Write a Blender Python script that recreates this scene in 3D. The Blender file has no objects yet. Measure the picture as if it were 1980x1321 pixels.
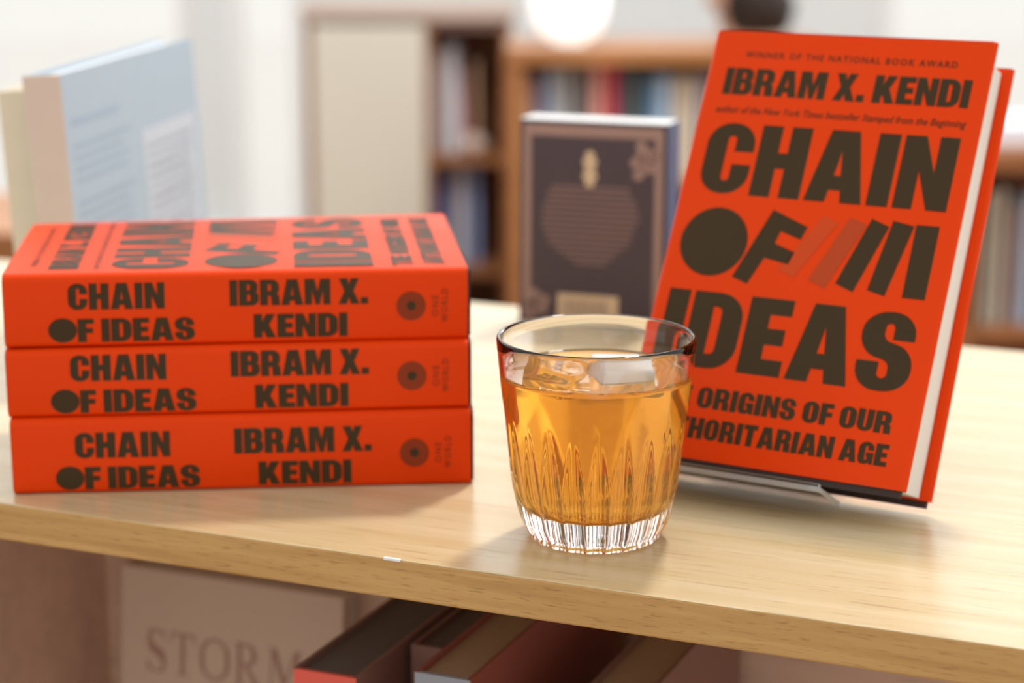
import bpy, bmesh, math, random
from math import sin, cos, tan, pi, radians, sqrt, atan2
from mathutils import Vector, Matrix
from mathutils.geometry import tessellate_polygon

random.seed(7)
S = bpy.context.scene
C = S.collection
TZ = 1.0                                   # height of the display bookcase's top

# ------------------------------------------------------------------ camera
F_PX, PITCH, CAM_Z = 4085.0, 0.2302, TZ + 0.331
cam_d = bpy.data.cameras.new('camera'); cam = bpy.data.objects.new('camera', cam_d); C.objects.link(cam)
cam_d.sensor_width = 36.0; cam_d.lens = 36.0 * F_PX / 1980.0
cam_d.clip_start = 0.05; cam_d.clip_end = 200
cam.location = (0, 0, CAM_Z); cam.rotation_euler = (pi/2 - PITCH, 0, 0)
cam_d.dof.use_dof = True; cam_d.dof.focus_distance = 0.972; cam_d.dof.aperture_fstop = 5.3
S.camera = cam

# ------------------------------------------------------------------ world, lamps, exposure
w = bpy.data.worlds.new('daylight'); S.world = w; w.use_nodes = True
bg = w.node_tree.nodes['Background']
# an overcast day: the open sky beyond the shop windows (+y) is far brighter than the deep shop behind the camera
bg.inputs[0].default_value = (1.0, 0.995, 0.985, 1)
wn = w.node_tree; wtc = wn.nodes.new('ShaderNodeTexCoord'); wsp = wn.nodes.new('ShaderNodeSeparateXYZ'); wmr = wn.nodes.new('ShaderNodeMapRange')
wmr.interpolation_type = 'SMOOTHSTEP'
for i, v in ((1, 0.25), (2, 0.9), (3, 0.95), (4, 1.95)): wmr.inputs[i].default_value = v
wn.links.new(wtc.outputs['Generated'], wsp.inputs[0]); wn.links.new(wsp.outputs['Y'], wmr.inputs[0]); wn.links.new(wmr.outputs[0], bg.inputs[1])

def area(name, loc, target, size, energy, col, shape='DISK'):
    l = bpy.data.lights.new(name, 'AREA'); l.shape = shape; l.size = size; l.energy = energy; l.color = col
    o = bpy.data.objects.new(name, l); C.objects.link(o); o.location = loc
    o.rotation_euler = (Vector(target) - Vector(loc)).to_track_quat('-Z', 'Y').to_euler()
    return o
area('ceiling_spotlight', (0.75, 2.80, TZ + 3.0), (0.0, 1.1, TZ), 0.36, 88, (1.0, 0.96, 0.90))
area('background_fill_light', (0.2, 3.5, 3.1), (0.1, 5.6, 0.7), 2.2, 76, (0.98, 0.98, 0.97), 'SQUARE')  # added fill, not a lamp of the shop: brightens the back of the room
area('window_daylight', (2.6, 5.6, 2.0), (0.1, 1.1, 1.05), 1.6, 34, (1.0, 0.98, 0.95), 'SQUARE')
S.view_settings.view_transform = 'Standard'; S.view_settings.look = 'None'
S.view_settings.gamma = 1; S.view_settings.use_curve_mapping = False
S.view_settings.exposure = 0.0
S.cycles.max_bounces = 16; S.cycles.volume_bounces = 3; S.cycles.transmission_bounces = 14; S.cycles.transparent_max_bounces = 12
S.cycles.use_denoising = True

# ------------------------------------------------------------------ helpers
def at(px, py, Y):
    """a point of the photograph at distance Y in front of the camera (metres)"""
    r = (px - 990.0) / F_PX; u = -(py - 660.5) / F_PX
    d = Vector((r, cos(PITCH) + u*sin(PITCH), -sin(PITCH) + u*cos(PITCH)))
    return Vector((0, 0, CAM_Z)) + d * (Y / d.y)

def srgb(r, g, b):
    f = lambda c: c/12.92 if c <= 0.04045 else ((c+0.055)/1.055)**2.4
    return (f(r/255), f(g/255), f(b/255), 1)

MATS = {}
def mat(name, col, rough=0.5, spec=0.5, var=0.06, scale=40.0, trans=0, ior=1.45, coat=0, bump=0, emit=None, metal=0):
    if name in MATS: return MATS[name]
    m = bpy.data.materials.new(name); m.use_nodes = True; nt = m.node_tree; b = nt.nodes['Principled BSDF']
    b.inputs['Roughness'].default_value = rough; b.inputs['Specular IOR Level'].default_value = spec
    b.inputs['Transmission Weight'].default_value = trans; b.inputs['IOR'].default_value = ior
    b.inputs['Coat Weight'].default_value = coat; b.inputs['Metallic'].default_value = metal
    b.inputs['Base Color'].default_value = col
    if var or bump:
        tc = nt.nodes.new('ShaderNodeTexCoord'); n = nt.nodes.new('ShaderNodeTexNoise')
        n.inputs['Scale'].default_value = scale; n.inputs['Detail'].default_value = 4
        nt.links.new(tc.outputs['Object'], n.inputs['Vector'])
        mx = nt.nodes.new('ShaderNodeMix'); mx.data_type = 'RGBA'
        mx.inputs['A'].default_value = tuple(c*(1-var) for c in col[:3]) + (1,)
        mx.inputs['B'].default_value = tuple(min(1, c*(1+var)) for c in col[:3]) + (1,)
        nt.links.new(n.outputs['Fac'], mx.inputs['Factor']); nt.links.new(mx.outputs['Result'], b.inputs['Base Color'])
        if bump:
            bp = nt.nodes.new('ShaderNodeBump'); bp.inputs['Strength'].default_value = bump; bp.inputs['Distance'].default_value = 0.001
            nt.links.new(n.outputs['Fac'], bp.inputs['Height']); nt.links.new(bp.outputs['Normal'], b.inputs['Normal'])
    if emit:
        b.inputs['Emission Color'].default_value = emit[0]; b.inputs['Emission Strength'].default_value = emit[1]
    MATS[name] = m; return m

def wood(name, dark, light, rough=0.35, spec=0.5, stretch=(3.0, 60.0, 60.0), pore=0.5):
    """veneer: the grain runs along the object's own x axis"""
    if name in MATS: return MATS[name]
    m = bpy.data.materials.new(name); m.use_nodes = True; nt = m.node_tree; L = nt.links; b = nt.nodes['Principled BSDF']
    tc = nt.nodes.new('ShaderNodeTexCoord'); mp = nt.nodes.new('ShaderNodeMapping'); mp.inputs['Scale'].default_value = stretch
    L.new(tc.outputs['Object'], mp.inputs['Vector'])
    n = nt.nodes.new('ShaderNodeTexNoise'); n.inputs['Scale'].default_value = 1.0; n.inputs['Detail'].default_value = 6; n.inputs['Distortion'].default_value = 0.6
    L.new(mp.outputs['Vector'], n.inputs['Vector'])
    rp = nt.nodes.new('ShaderNodeValToRGB'); rp.color_ramp.elements[0].position = 0.30; rp.color_ramp.elements[1].position = 0.68
    rp.color_ramp.elements[0].color = dark; rp.color_ramp.elements[1].color = light
    L.new(n.outputs['Fac'], rp.inputs['Fac'])
    mp2 = nt.nodes.new('ShaderNodeMapping'); mp2.inputs['Scale'].default_value = (stretch[0]*9, stretch[1]*7, stretch[2]*7)
    L.new(tc.outputs['Object'], mp2.inputs['Vector'])
    n2 = nt.nodes.new('ShaderNodeTexNoise'); n2.inputs['Scale'].default_value = 1.0; n2.inputs['Detail'].default_value = 3
    L.new(mp2.outputs['Vector'], n2.inputs['Vector'])
    r2 = nt.nodes.new('ShaderNodeValToRGB'); r2.color_ramp.elements[0].position = 0.30; r2.color_ramp.elements[1].position = 0.42
    r2.color_ramp.elements[0].color = (1-pore*0.45, 1-pore*0.5, 1-pore*0.55, 1); r2.color_ramp.elements[1].color = (1, 1, 1, 1)
    L.new(n2.outputs['Fac'], r2.inputs['Fac'])
    mx = nt.nodes.new('ShaderNodeMix'); mx.data_type = 'RGBA'; mx.blend_type = 'MULTIPLY'; mx.inputs['Factor'].default_value = 1
    L.new(rp.outputs['Color'], mx.inputs['A']); L.new(r2.outputs['Color'], mx.inputs['B']); L.new(mx.outputs['Result'], b.inputs['Base Color'])
    bp = nt.nodes.new('ShaderNodeBump'); bp.inputs['Strength'].default_value = 0.08; bp.inputs['Distance'].default_value = 0.0004
    L.new(n2.outputs['Fac'], bp.inputs['Height']); L.new(bp.outputs['Normal'], b.inputs['Normal'])
    b.inputs['Roughness'].default_value = rough; b.inputs['Specular IOR Level'].default_value = spec
    MATS[name] = m; return m

def pages_mat(name, col, axis='Z'):
    """paper block: fine leaf lines along one axis"""
    if name in MATS: return MATS[name]
    m = mat(name, col, 0.8, 0.2, var=0)
    nt = m.node_tree; b = nt.nodes['Principled BSDF']
    tc = nt.nodes.new('ShaderNodeTexCoord'); mp = nt.nodes.new('ShaderNodeMapping')
    mp.inputs['Scale'].default_value = (4, 4, 1800) if axis == 'Z' else (4, 1800, 4) if axis == 'Y' else (1800, 4, 4)
    n = nt.nodes.new('ShaderNodeTexNoise'); n.inputs['Scale'].default_value = 1; n.inputs['Detail'].default_value = 2
    nt.links.new(tc.outputs['Object'], mp.inputs['Vector']); nt.links.new(mp.outputs['Vector'], n.inputs['Vector'])
    mx = nt.nodes.new('ShaderNodeMix'); mx.data_type = 'RGBA'
    mx.inputs['A'].default_value = tuple(c*0.86 for c in col[:3]) + (1,); mx.inputs['B'].default_value = col
    nt.links.new(n.outputs['Fac'], mx.inputs['Factor']); nt.links.new(mx.outputs['Result'], b.inputs['Base Color'])
    return m

class MB:
    """collects faces for ONE mesh object"""
    def __init__(s): s.v = []; s.f = []; s.mi = []; s.sm = []
    def add(s, vs, fs, mi=0, smooth=False, M=None):
        o = len(s.v); s.v += [tuple(M @ Vector(p)) if M else tuple(p) for p in vs]
        s.f += [tuple(i+o for i in f) for f in fs]; s.mi += [mi]*len(fs); s.sm += [smooth]*len(fs); return s
    def box(s, a, b, mi=0, M=None):
        (x0, y0, z0), (x1, y1, z1) = a, b
        return s.add([(x0,y0,z0),(x1,y0,z0),(x1,y1,z0),(x0,y1,z0),(x0,y0,z1),(x1,y0,z1),(x1,y1,z1),(x0,y1,z1)],
                     [(0,3,2,1),(4,5,6,7),(0,1,5,4),(1,2,6,5),(2,3,7,6),(3,0,4,7)], mi, False, M)
    def prism(s, pts, x0, x1, mi=0, smooth=False):
        """closed profile of (y, z) points run along x"""
        n = len(pts)
        s.add([(x0, y, z) for y, z in pts] + [(x1, y, z) for y, z in pts],
              [(i, (i+1) % n, n+(i+1) % n, n+i) for i in range(n)], mi, smooth)
        t = tessellate_polygon([[Vector((y, z, 0)) for y, z in pts]])
        s.add([(x0, y, z) for y, z in pts], [tuple(q) for q in t], mi)
        return s.add([(x1, y, z) for y, z in pts], [tuple(q) for q in t], mi)
    def lathe(s, prof, n=48, mi=0, c=(0, 0), wob=None):
        """profile of (r, z); an r of 0 closes to a point"""
        vs = []; rows = []
        for r, z in prof:
            if r < 1e-6: rows.append([len(vs)]); vs.append((c[0], c[1], z))
            else:
                row = []
                for k in range(n):
                    a = 2*pi*k/n; rr = r if wob is None else r - wob(a, z)
                    row.append(len(vs)); vs.append((c[0]+rr*cos(a), c[1]+rr*sin(a), z))
                rows.append(row)
        fs = []
        for A, B in zip(rows, rows[1:]):
            for k in range(n):
                k2 = (k+1) % n
                if len(A) == 1 and len(B) == 1: continue
                if len(A) == 1: fs.append((A[0], B[k2], B[k]))
                elif len(B) == 1: fs.append((A[k], A[k2], B[0]))
                else: fs.append((A[k], A[k2], B[k2], B[k]))
        return s.add(vs, fs, mi, True)
    def build(s, name, mats, parent=None, bevel=0, fix=True):
        me = bpy.data.meshes.new(name); me.from_pydata(s.v, [], s.f)
        for m in (mats if isinstance(mats, (list, tuple)) else [mats]): me.materials.append(m)
        for p, mi, sm in zip(me.polygons, s.mi, s.sm): p.material_index = mi; p.use_smooth = sm
        if fix:
            bm = bmesh.new(); bm.from_mesh(me); bmesh.ops.recalc_face_normals(bm, faces=bm.faces); bm.to_mesh(me); bm.free()
        me.update(); o = bpy.data.objects.new(name, me); C.objects.link(o)
        if parent: o.parent = parent
        if bevel:
            bv = o.modifiers.new('bevel', 'BEVEL'); bv.width = bevel; bv.segments = 2; bv.limit_method = 'ANGLE'
        return o

def tag(o, label=None, cat=None, group=None, kind=None):
    if label: o['label'] = label
    if cat: o['category'] = cat
    if group: o['group'] = group
    if kind: o['kind'] = kind
    return o
def empty(name, label, cat, M=None, group=None):
    o = bpy.data.objects.new(name, None); C.objects.link(o); o.empty_display_size = 0.05
    if M is not None: o.matrix_world = M
    return tag(o, label, cat, group)
def basis(o, x, y, z):
    M = Matrix.Identity(4)
    for i, a in enumerate((x, y, z)):
        for r in range(3): M[r][i] = a[r]
    for r in range(3): M[r][3] = o[r]
    return M
def yawed(o, yaw, tilt=0, roll=0):
    return Matrix.Translation(Vector(o)) @ Matrix.Rotation(yaw, 4, 'Z') @ Matrix.Rotation(tilt, 4, 'X') @ Matrix.Rotation(roll, 4, 'Y')

# ------------------------------------------------------------------ lettering
def rounded(pts, seg=6):
    """polygon from (x, y, corner radius)"""
    out = []; n = len(pts)
    for i, (x, y, r) in enumerate(pts):
        if r <= 0: out.append((x, y)); continue
        p = Vector((x, y)); a = Vector(pts[i-1][:2]) - p; b = Vector(pts[(i+1) % n][:2]) - p
        ra = min(r, a.length*0.5 if pts[i-1][2] > 0 else a.length*0.98); rb = min(r, b.length*0.5 if pts[(i+1) % n][2] > 0 else b.length*0.98)
        q0 = p + a.normalized()*ra; q1 = p + b.normalized()*rb
        for k in range(seg+1):
            t = k/seg; c = 0.55
            c0 = q0 + (p-q0)*c; c1 = q1 + (p-q1)*c
            q = q0*(1-t)**3 + c0*3*t*(1-t)**2 + c1*3*t*t*(1-t) + q1*t**3
            out.append((q.x, q.y))
    return out
def P0(*p): return [(x, y, 0) for x, y in p]
G = {   # heavy condensed capitals: advance width, outline, holes
 'I': (.27, P0((0,0),(0,1),(.27,1),(.27,0)), []),
 'H': (.66, P0((0,0),(0,1),(.27,1),(.27,.62),(.39,.62),(.39,1),(.66,1),(.66,0),(.39,0),(.39,.40),(.27,.40),(.27,0)), []),
 'A': (.74, P0((0,0),(.19,1),(.55,1),(.74,0),(.47,0),(.445,.17),(.295,.17),(.27,0)), [P0((.325,.37),(.415,.37),(.37,.72))]),
 'N': (.67, P0((0,0),(0,1),(.26,1),(.43,.50),(.43,1),(.67,1),(.67,0),(.42,0),(.24,.52),(.24,0)), []),
 'C': (.64, [(0,0,.30),(0,1,.30),(.64,1,.30),(.64,.60,0),(.385,.60,0),(.385,.82,.06),(.275,.82,.06),(.275,.18,.06),(.385,.18,.06),(.385,.42,0),(.64,.42,0),(.64,0,.30)], []),
 'G': (.65, [(0,0,.30),(0,1,.30),(.64,1,.30),(.64,.63,0),(.385,.63,0),(.385,.82,.06),(.275,.82,.06),(.275,.18,.06),(.385,.18,.06),(.385,.34,0),(.33,.34,0),(.33,.53,0),(.65,.53,0),(.65,0,0),(.52,0,0),(.48,.08,0),(.36,0,.06)], []),
 'O': (.65, [(0,0,.30),(0,1,.30),(.65,1,.30),(.65,0,.30)], [[(.275,.18,.055),(.275,.82,.055),(.375,.82,.055),(.375,.18,.055)]]),
 'D': (.65, [(0,0,0),(0,1,0),(.65,1,.32),(.65,0,.32)], [[(.27,.19,0),(.27,.81,0),(.385,.81,.07),(.385,.19,.07)]]),
 'E': (.53, P0((0,0),(0,1),(.53,1),(.53,.79),(.27,.79),(.27,.61),(.49,.61),(.49,.40),(.27,.40),(.27,.21),(.53,.21),(.53,0)), []),
 'F': (.52, P0((0,0),(0,1),(.52,1),(.52,.79),(.27,.79),(.27,.60),(.49,.60),(.49,.39),(.27,.39),(.27,0)), []),
 'S': (.64, [(.62,.65,0),(.62,1,.28),(0,1,.30),(0,.47,.22),(.375,.37,.08),(.375,.16,.06),(.26,.16,.06),(.26,.36,0),(0,.36,0),(0,0,.28),(.64,0,.30),(.64,.54,.22),(.265,.64,.08),(.265,.85,.06),(.37,.85,.06),(.37,.65,0)], []),
 'R': (.67, [(0,0,0),(0,1,0),(.64,1,.26),(.64,.50,.14),(.54,.46,.02),(.645,.40,.12),(.67,0,0),(.39,0,0),(.375,.37,.06),(.27,.37,0),(.27,0,0)], [[(.27,.56,0),(.27,.82,0),(.38,.82,.06),(.38,.56,.06)]]),
 'B': (.66, [(0,0,0),(0,1,0),(.63,1,.25),(.63,.56,.12),(.55,.52,.01),(.66,.47,.12),(.66,0,.26)], [[(.27,.60,0),(.27,.82,0),(.37,.82,.05),(.37,.60,.05)], [(.27,.18,0),(.27,.43,0),(.385,.43,.05),(.385,.18,.05)]]),
 'M': (.88, P0((0,0),(0,1),(.34,1),(.44,.50),(.54,1),(.88,1),(.88,0),(.63,0),(.63,.58),(.51,0),(.37,0),(.25,.58),(.25,0)), []),
 'W': (1.0, P0((.15,0),(0,1),(.26,1),(.32,.45),(.39,1),(.61,1),(.68,.45),(.74,1),(1.0,1),(.85,0),(.56,0),(.50,.45),(.44,0)), []),
 'X': (.72, P0((0,0),(.21,.51),(.02,1),(.30,1),(.365,.76),(.43,1),(.70,1),(.51,.51),(.72,0),(.43,0),(.36,.26),(.28,0)), []),
 'K': (.71, P0((0,0),(0,1),(.27,1),(.27,.66),(.40,1),(.69,1),(.49,.54),(.71,0),(.41,0),(.32,.30),(.27,.22),(.27,0)), []),
 'U': (.64, [(0,1,0),(.27,1,0),(.27,.17,.055),(.37,.17,.055),(.37,1,0),(.64,1,0),(.64,0,.30),(0,0,.30)], []),
 'T': (.60, P0((0,1),(.60,1),(.60,.78),(.435,.78),(.435,0),(.165,0),(.165,.78),(0,.78)), []),
 'L': (.50, P0((0,0),(0,1),(.27,1),(.27,.22),(.50,.22),(.50,0)), []),
 '.': (.24, P0((0,0),(0,.25),(.24,.25),(.24,0)), []),
}
def word(text, gap=.045, space=.20):
    """triangles of a heavy capital line at cap height 1: (verts, tris, width)"""
    V = []; T = []; x = 0
    for ch in text:
        if ch == ' ': x += space - gap; continue
        adv, outl, holes = G[ch]
        loops = [rounded(outl)] + [rounded(h) for h in holes]
        t = tessellate_polygon([[Vector((a, b, 0)) for a, b in lp] for lp in loops])
        o = len(V)
        for lp in loops: V += [(a+x, b) for a, b in lp]
        T += [tuple(i+o for i in q) for q in t]; x += adv + gap
    return V, T, x - gap
def fit(text, x0, x1, y0, y1, **k):
    V, T, wd = word(text, **k)
    return [(x0 + a/wd*(x1-x0), y0 + b*(y1-y0)) for a, b in V], T
def plain(text, x0, x1, y0, y1, shear=0, bold=0.0, spacing=1.0):
    """a line of small type in Blender's own built-in face"""
    cu = bpy.data.curves.new('type', 'FONT'); cu.body = text; cu.size = 1; cu.resolution_u = 2; cu.offset = bold; cu.shear = shear; cu.space_character = spacing
    o = bpy.data.objects.new('type', cu); C.objects.link(o)
    dg = bpy.context.evaluated_depsgraph_get(); me = o.evaluated_get(dg).to_mesh()
    V = [(v.co.x, v.co.y) for v in me.vertices]; T = [tuple(p.vertices) for p in me.polygons]
    o.evaluated_get(dg).to_mesh_clear(); bpy.data.objects.remove(o); bpy.data.curves.remove(cu)
    a = min(v[0] for v in V); b = max(v[0] for v in V); c = 0.0; d = max(v[1] for v in V)
    return [(x0 + (v[0]-a)/(b-a)*(x1-x0), y0 + (v[1]-c)/(d-c)*(y1-y0)) for v in V], T
def disc(cx, cy, r, n=40, ry=None):
    ry = ry or r
    V = [(cx, cy)] + [(cx + r*cos(2*pi*k/n), cy + ry*sin(2*pi*k/n)) for k in range(n)]
    return V, [(0, 1+k, 1+(k+1) % n) for k in range(n)]
def ring(cx, cy, r0, r1, n=40):
    V = []
    for k in range(n): a = 2*pi*k/n; V += [(cx+r0*cos(a), cy+r0*sin(a)), (cx+r1*cos(a), cy+r1*sin(a))]
    return V, [(2*k, 2*k+1, (2*k+3) % (2*n), (2*k+2) % (2*n)) for k in range(n)]
def poly(*pts):
    t = tessellate_polygon([[Vector((a, b, 0)) for a, b in pts]]); return list(pts), [tuple(q) for q in t]

# ------------------------------------------------------------------ materials
M_ORANGE = mat('orange_jacket', (0.78, 0.051, 0.0008, 1), 0.46, 0.14, var=0.03, scale=30)
M_INK    = mat('dark_ink', (0.056, 0.034, 0.014, 1), 0.46, 0.14, var=0.05)
M_INK2   = mat('faint_ink', (0.62, 0.066, 0.012, 1), 0.46, 0.14, var=0.03)
M_INK3   = mat('pale_ink', (0.48, 0.062, 0.014, 1), 0.46, 0.14, var=0.03)
M_LOGO   = mat('logo_ink', (0.26, 0.038, 0.010, 1), 0.46, 0.14, var=0.03)
M_CASE   = mat('dark_case_cloth', srgb(62, 48, 44), 0.7, 0.3, var=0.1, scale=400)
M_PAGES  = pages_mat('cream_paper', srgb(243, 240, 231))
M_PAGESX = pages_mat('white_paper', srgb(240, 240, 240))
M_OAK    = wood('oak_veneer', srgb(200, 175, 130), srgb(215, 195, 158), 0.27, 0.42)
M_OAKE   = wood('oak_edge', srgb(184, 140, 84), srgb(202, 160, 100), 0.5, 0.3, stretch=(9, 160, 160), pore=0.8)
M_SHELF  = wood('bookcase_inside', srgb(206, 170, 146), srgb(220, 184, 158), 0.5, 0.3)
M_TRIM = mat('white_paint', srgb(236, 238, 236), .5, .4, var=.02, scale=6)
M_GLASS  = mat('clear_glass', (1, 1, 1, 1), 0.0, 0.5, var=0, trans=1, ior=1.5)
M_EDGE   = mat('acrylic_cut_edge', (0.95, 0.95, 0.95, 1), 0.35, 0.5, var=0, trans=.45, ior=1.49)
M_ACRYL  = mat('clear_acrylic', (0.98, 0.97, 0.96, 1), 0.02, 0.5, var=0, trans=1, ior=1.49)

# ------------------------------------------------------------------ orange hardcovers
K = 0.991      # cover measurements below are in mm of the cover
COVER = []     # (verts, faces, material slot) in cover coordinates, u from the spine, v up
def cov(item, slot): COVER.append(([(a*K, b*K) for a, b in item[0]], item[1], slot))
cov(plain('WINNER OF THE NATIONAL BOOK AWARD', 21.5, 142, 226.4, 230.0, bold=.012, spacing=1.25), 1)
cov(fit('IBRAM X. KENDI', 12.6, 151.8, 204.3, 220.0, gap=.05, space=.27), 1)
cov(plain('author of the New York Times bestseller Stamped from the Beginning', 11.5, 153, 193.6, 197.6, shear=.25, bold=.006), 1)
cov(fit('CHAIN', 11.2, 151.8, 147.0, 187.6, gap=.06), 1)
cov(disc(28.2, 119.4, 19.4, 64), 1)
cov(poly((43.1,100.9),(52.5,97.8),(59.0,114.6-1.5),(73.1,110.7),(75.3,117.7),(63.0,121.7),(65.0,128.6),(77.0,124.9),(79.4,132.3),(58.2,140.2)), 1)
cov(poly((87.0,139.4),(95.8,136.1),(77.6,104.0),(68.0,107.3)), 2)
cov(poly((101.7,139.7),(111.6,136.5),(95.7,100.0),(86.0,103.6)), 3)
cov(poly((113.6,140.1),(123.8,136.5),(111.5,99.5),(101.2,103.2)), 1)
cov(poly((125.3,140.0),(137.0,138.0),(128.8,99.0),(119.0,101.4)), 1)
cov(poly((137.9,138.9),(150.4,138.9),(150.4,99.2),(138.2,99.2)), 1)
cov(fit('IDEAS', 9.5, 150.8, 49.2, 91.3, gap=.06), 1)
cov(fit('THE ORIGINS OF OUR', 10.2, 146.8, 27.8, 39.2, gap=.06, space=.30), 1)
cov(fit('AUTHORITARIAN AGE', 11.5, 148.2, 11.0, 22.4, gap=.06, space=.28), 1)
SPINE = []     # x along the spine from the head, z up from the lower cover, mm
SPINE.append(fit('CHAIN', 33.2, 82.4, 19.2, 32.9, gap=.06) + (1,))
SPINE.append(disc(29.9, 8.4, 7.3, 40, 6.5) + (1,))
SPINE.append(fit('F IDEAS', 37.6, 97.4, 2.0, 14.4, gap=.05, space=.24) + (1,))
SPINE.append(fit('IBRAM X.', 115.8, 187.7, 19.8, 33.4, gap=.05, space=.27) + (1,))
SPINE.append(fit('KENDI', 128.0, 176.8, 2.4, 15.2, gap=.05) + (1,))
SPINE.append(ring(210.3, 18.2, 2.5, 7.7) + (4,))
SPINE.append(disc(210.3, 18.2, 2.5, 24) + (1,))
for txt, xb, z0, z1 in (('ONE', 224.6, 12.6, 23.6), ('WORLD', 229.6, 9.4, 27.0)):
    V, T = plain(txt, 0, z1-z0, 0, 3.4, bold=.004, spacing=1.3)
    SPINE.append(([(xb - b, z0 + a) for a, b in V], T, 4))

def hardcover(name, label, M, T=38.5, T2=None, group=None, dz=0.0, LJ=239.8, DJ=159.2, lift=(0, 0), over=2.0, skew=(0, 0)):
    """x head to tail, y spine to fore-edge, z up through the front cover; T2: thickness at the tail;
    over: how far the case stands out of the jacket at the tail; skew: shift of the lower cover's tail (x, y)"""
    T2 = T2 or T; L = LJ + over; mm = 0.001
    root = empty(name, label, 'book', M, group)
    def warp(x, y, z):
        """lower cover spreads from the upper one towards the tail; the upper cover's fore-edge corners lift a little"""
        k = x/LJ; z2 = T - (T - z) * ((1-k)*1 + k*(T2/T))
        z2 += (lift[0]*(1-k) + lift[1]*k) * max(0, min(1, (y-10)/DJ)) * (z/T)
        g = max(0, k)*(1 - z/T)
        return ((x - skew[0]*g)*mm, (y + skew[1]*g)*mm, z2*mm)
    rt, rb, th = 4.6, 2.9, 0.45
    def arc(cy, cz, r, a0, a1, n): return [(cy + r*cos(a0+(a1-a0)*k/n), cz + r*sin(a0+(a1-a0)*k/n)) for k in range(n+1)]
    outer = [(26, T-4.2), (DJ-1.0, T-4.2)] + arc(DJ-2.2, T-2.1, 2.1, -pi/2, pi/2, 6) + [(DJ*0.6, T), (DJ*0.3, T+.1), (12, T), (8.5, T-.35)]
    outer += arc(rt, T-rt, rt, pi/2, pi, 7) + [(-.5, T*.62), (-.5, T*.38)] + arc(rb, rb, rb, pi, 1.5*pi, 5) + [(12, 0), (DJ*0.5, 0)]
    outer += arc(DJ-2.2, 2.1, 2.1, -pi/2, pi/2, 6) + [(26, 4.2)]
    n = len(outer); inner = []
    for i, p in enumerate(outer):
        a = Vector(outer[max(0, i-1)]); b = Vector(outer[min(n-1, i+1)]); t = (b-a).normalized()
        inner.append((p[0] - t.y*th, p[1] + t.x*th))
    mb = MB(); xs = [.4 + LJ*k/8 for k in range(9)]; vs = []
    for x in xs: vs += [warp(x, y, z) for y, z in outer] + [warp(x, y, z) for y, z in inner]
    fs = []
    for k in range(len(xs)-1):
        o = 2*n*k; q = 2*n*(k+1)
        for i in range(n-1):
            fs.append((o+i, o+i+1, q+i+1, q+i)); fs.append((o+n+i, q+n+i, q+n+i+1, o+n+i+1))
        for i in (0, n-1): fs.append((o+i, o+n+i, q+n+i, q+i))
    for o in (0, 2*n*(len(xs)-1)):
        for i in range(n-1): fs.append((o+i, o+n+i, o+n+i+1, o+i+1))
    mb.add(vs, fs, 0, False)
    eps = 0.12
    for V, Tt, slot in COVER:     # front cover lettering
        mb.add([warp(.4 + LJ - v, u, T + .1 + eps) for u, v in V], Tt, slot)
    def spine_y(z):
        if z > T-rt: return rt - sqrt(max(0, rt*rt - (z-T+rt)**2))
        if z < rb: return rb - sqrt(max(0, rb*rb - (rb-z)**2))
        e = min(1, (z-rb)/8, (T-rt-z)/8); return -.5*e
    for V, Tt, slot in SPINE:
        bm = bmesh.new(); bv = [bm.verts.new((x, z, 0)) for x, z in V]
        for t in Tt:
            try: bm.faces.new([bv[i] for i in t])
            except ValueError: pass
        for zc in (.9-dz, 1.5-dz, 2.1-dz, 2.9-dz, T-rt-dz, T-rt-dz+.8, T-rt-dz+1.6, T-rt-dz+2.4):      # so that type follows the rounded shoulder
            bmesh.ops.bisect_plane(bm, geom=bm.verts[:]+bm.edges[:]+bm.faces[:], plane_co=(0, zc, 0), plane_no=(0, 1, 0))
        bm.verts.index_update(); V = [(v.co.x, v.co.y) for v in bm.verts]; Tt = [tuple(v.index for v in f.verts) for f in bm.faces]; bm.free()
        mb.add([warp(x, spine_y(z+dz) - eps - .12, z+dz) for x, z in V], Tt, slot)
    j = mb.build('dust_jacket', [M_ORANGE, M_INK, M_INK2, M_INK3, M_LOGO], root, fix=False)
    for p in j.data.polygons:
        if p.material_index == 0: p.use_smooth = True
    ms = j.modifiers.new('edges', 'EDGE_SPLIT'); ms.split_angle = radians(50)
    # case: two boards and the spine strip, a little taller than the jacket
    cs = MB(); g = 0.6; bt = 2.9
    prof = [(DJ-2.6, T-g), (8, T-g)] + arc(rt+.4, T-rt-.2, rt-.6, pi/2, pi, 4) + arc(rb+1, rb+.9, rb-.3, pi, 1.5*pi, 3) + [(8, g), (DJ-2.6, g), (DJ-2.6, g+bt), (9, g+bt), (4.4, 7), (4.4, T-8), (9, T-g-bt), (DJ-2.6, T-g-bt)]
    cs.prism(prof, 0.0, L)
    cs.v = [warp(x, y, z) for x, y, z in cs.v]
    tag(cs.build('book_case', M_CASE, root), 'dark cloth boards under the jacket')
    pg = MB(); a, b = 5.2, T-5.2
    pp = [(4.8, a+2), (6, a), (DJ-6, a)] + [(DJ-6-1.6*sin(pi*k/6), a+(b-a)*k/6) for k in range(1, 6)] + [(DJ-6, b), (6, b), (4.8, b-2)]
    pg.prism(pp, 4.0, L-max(4.0, over+.6)); pg.v = [warp(x, y, z) for x, y, z in pg.v]
    tag(pg.build('page_block', M_PAGES, root), 'cream page block')
    return root

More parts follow.
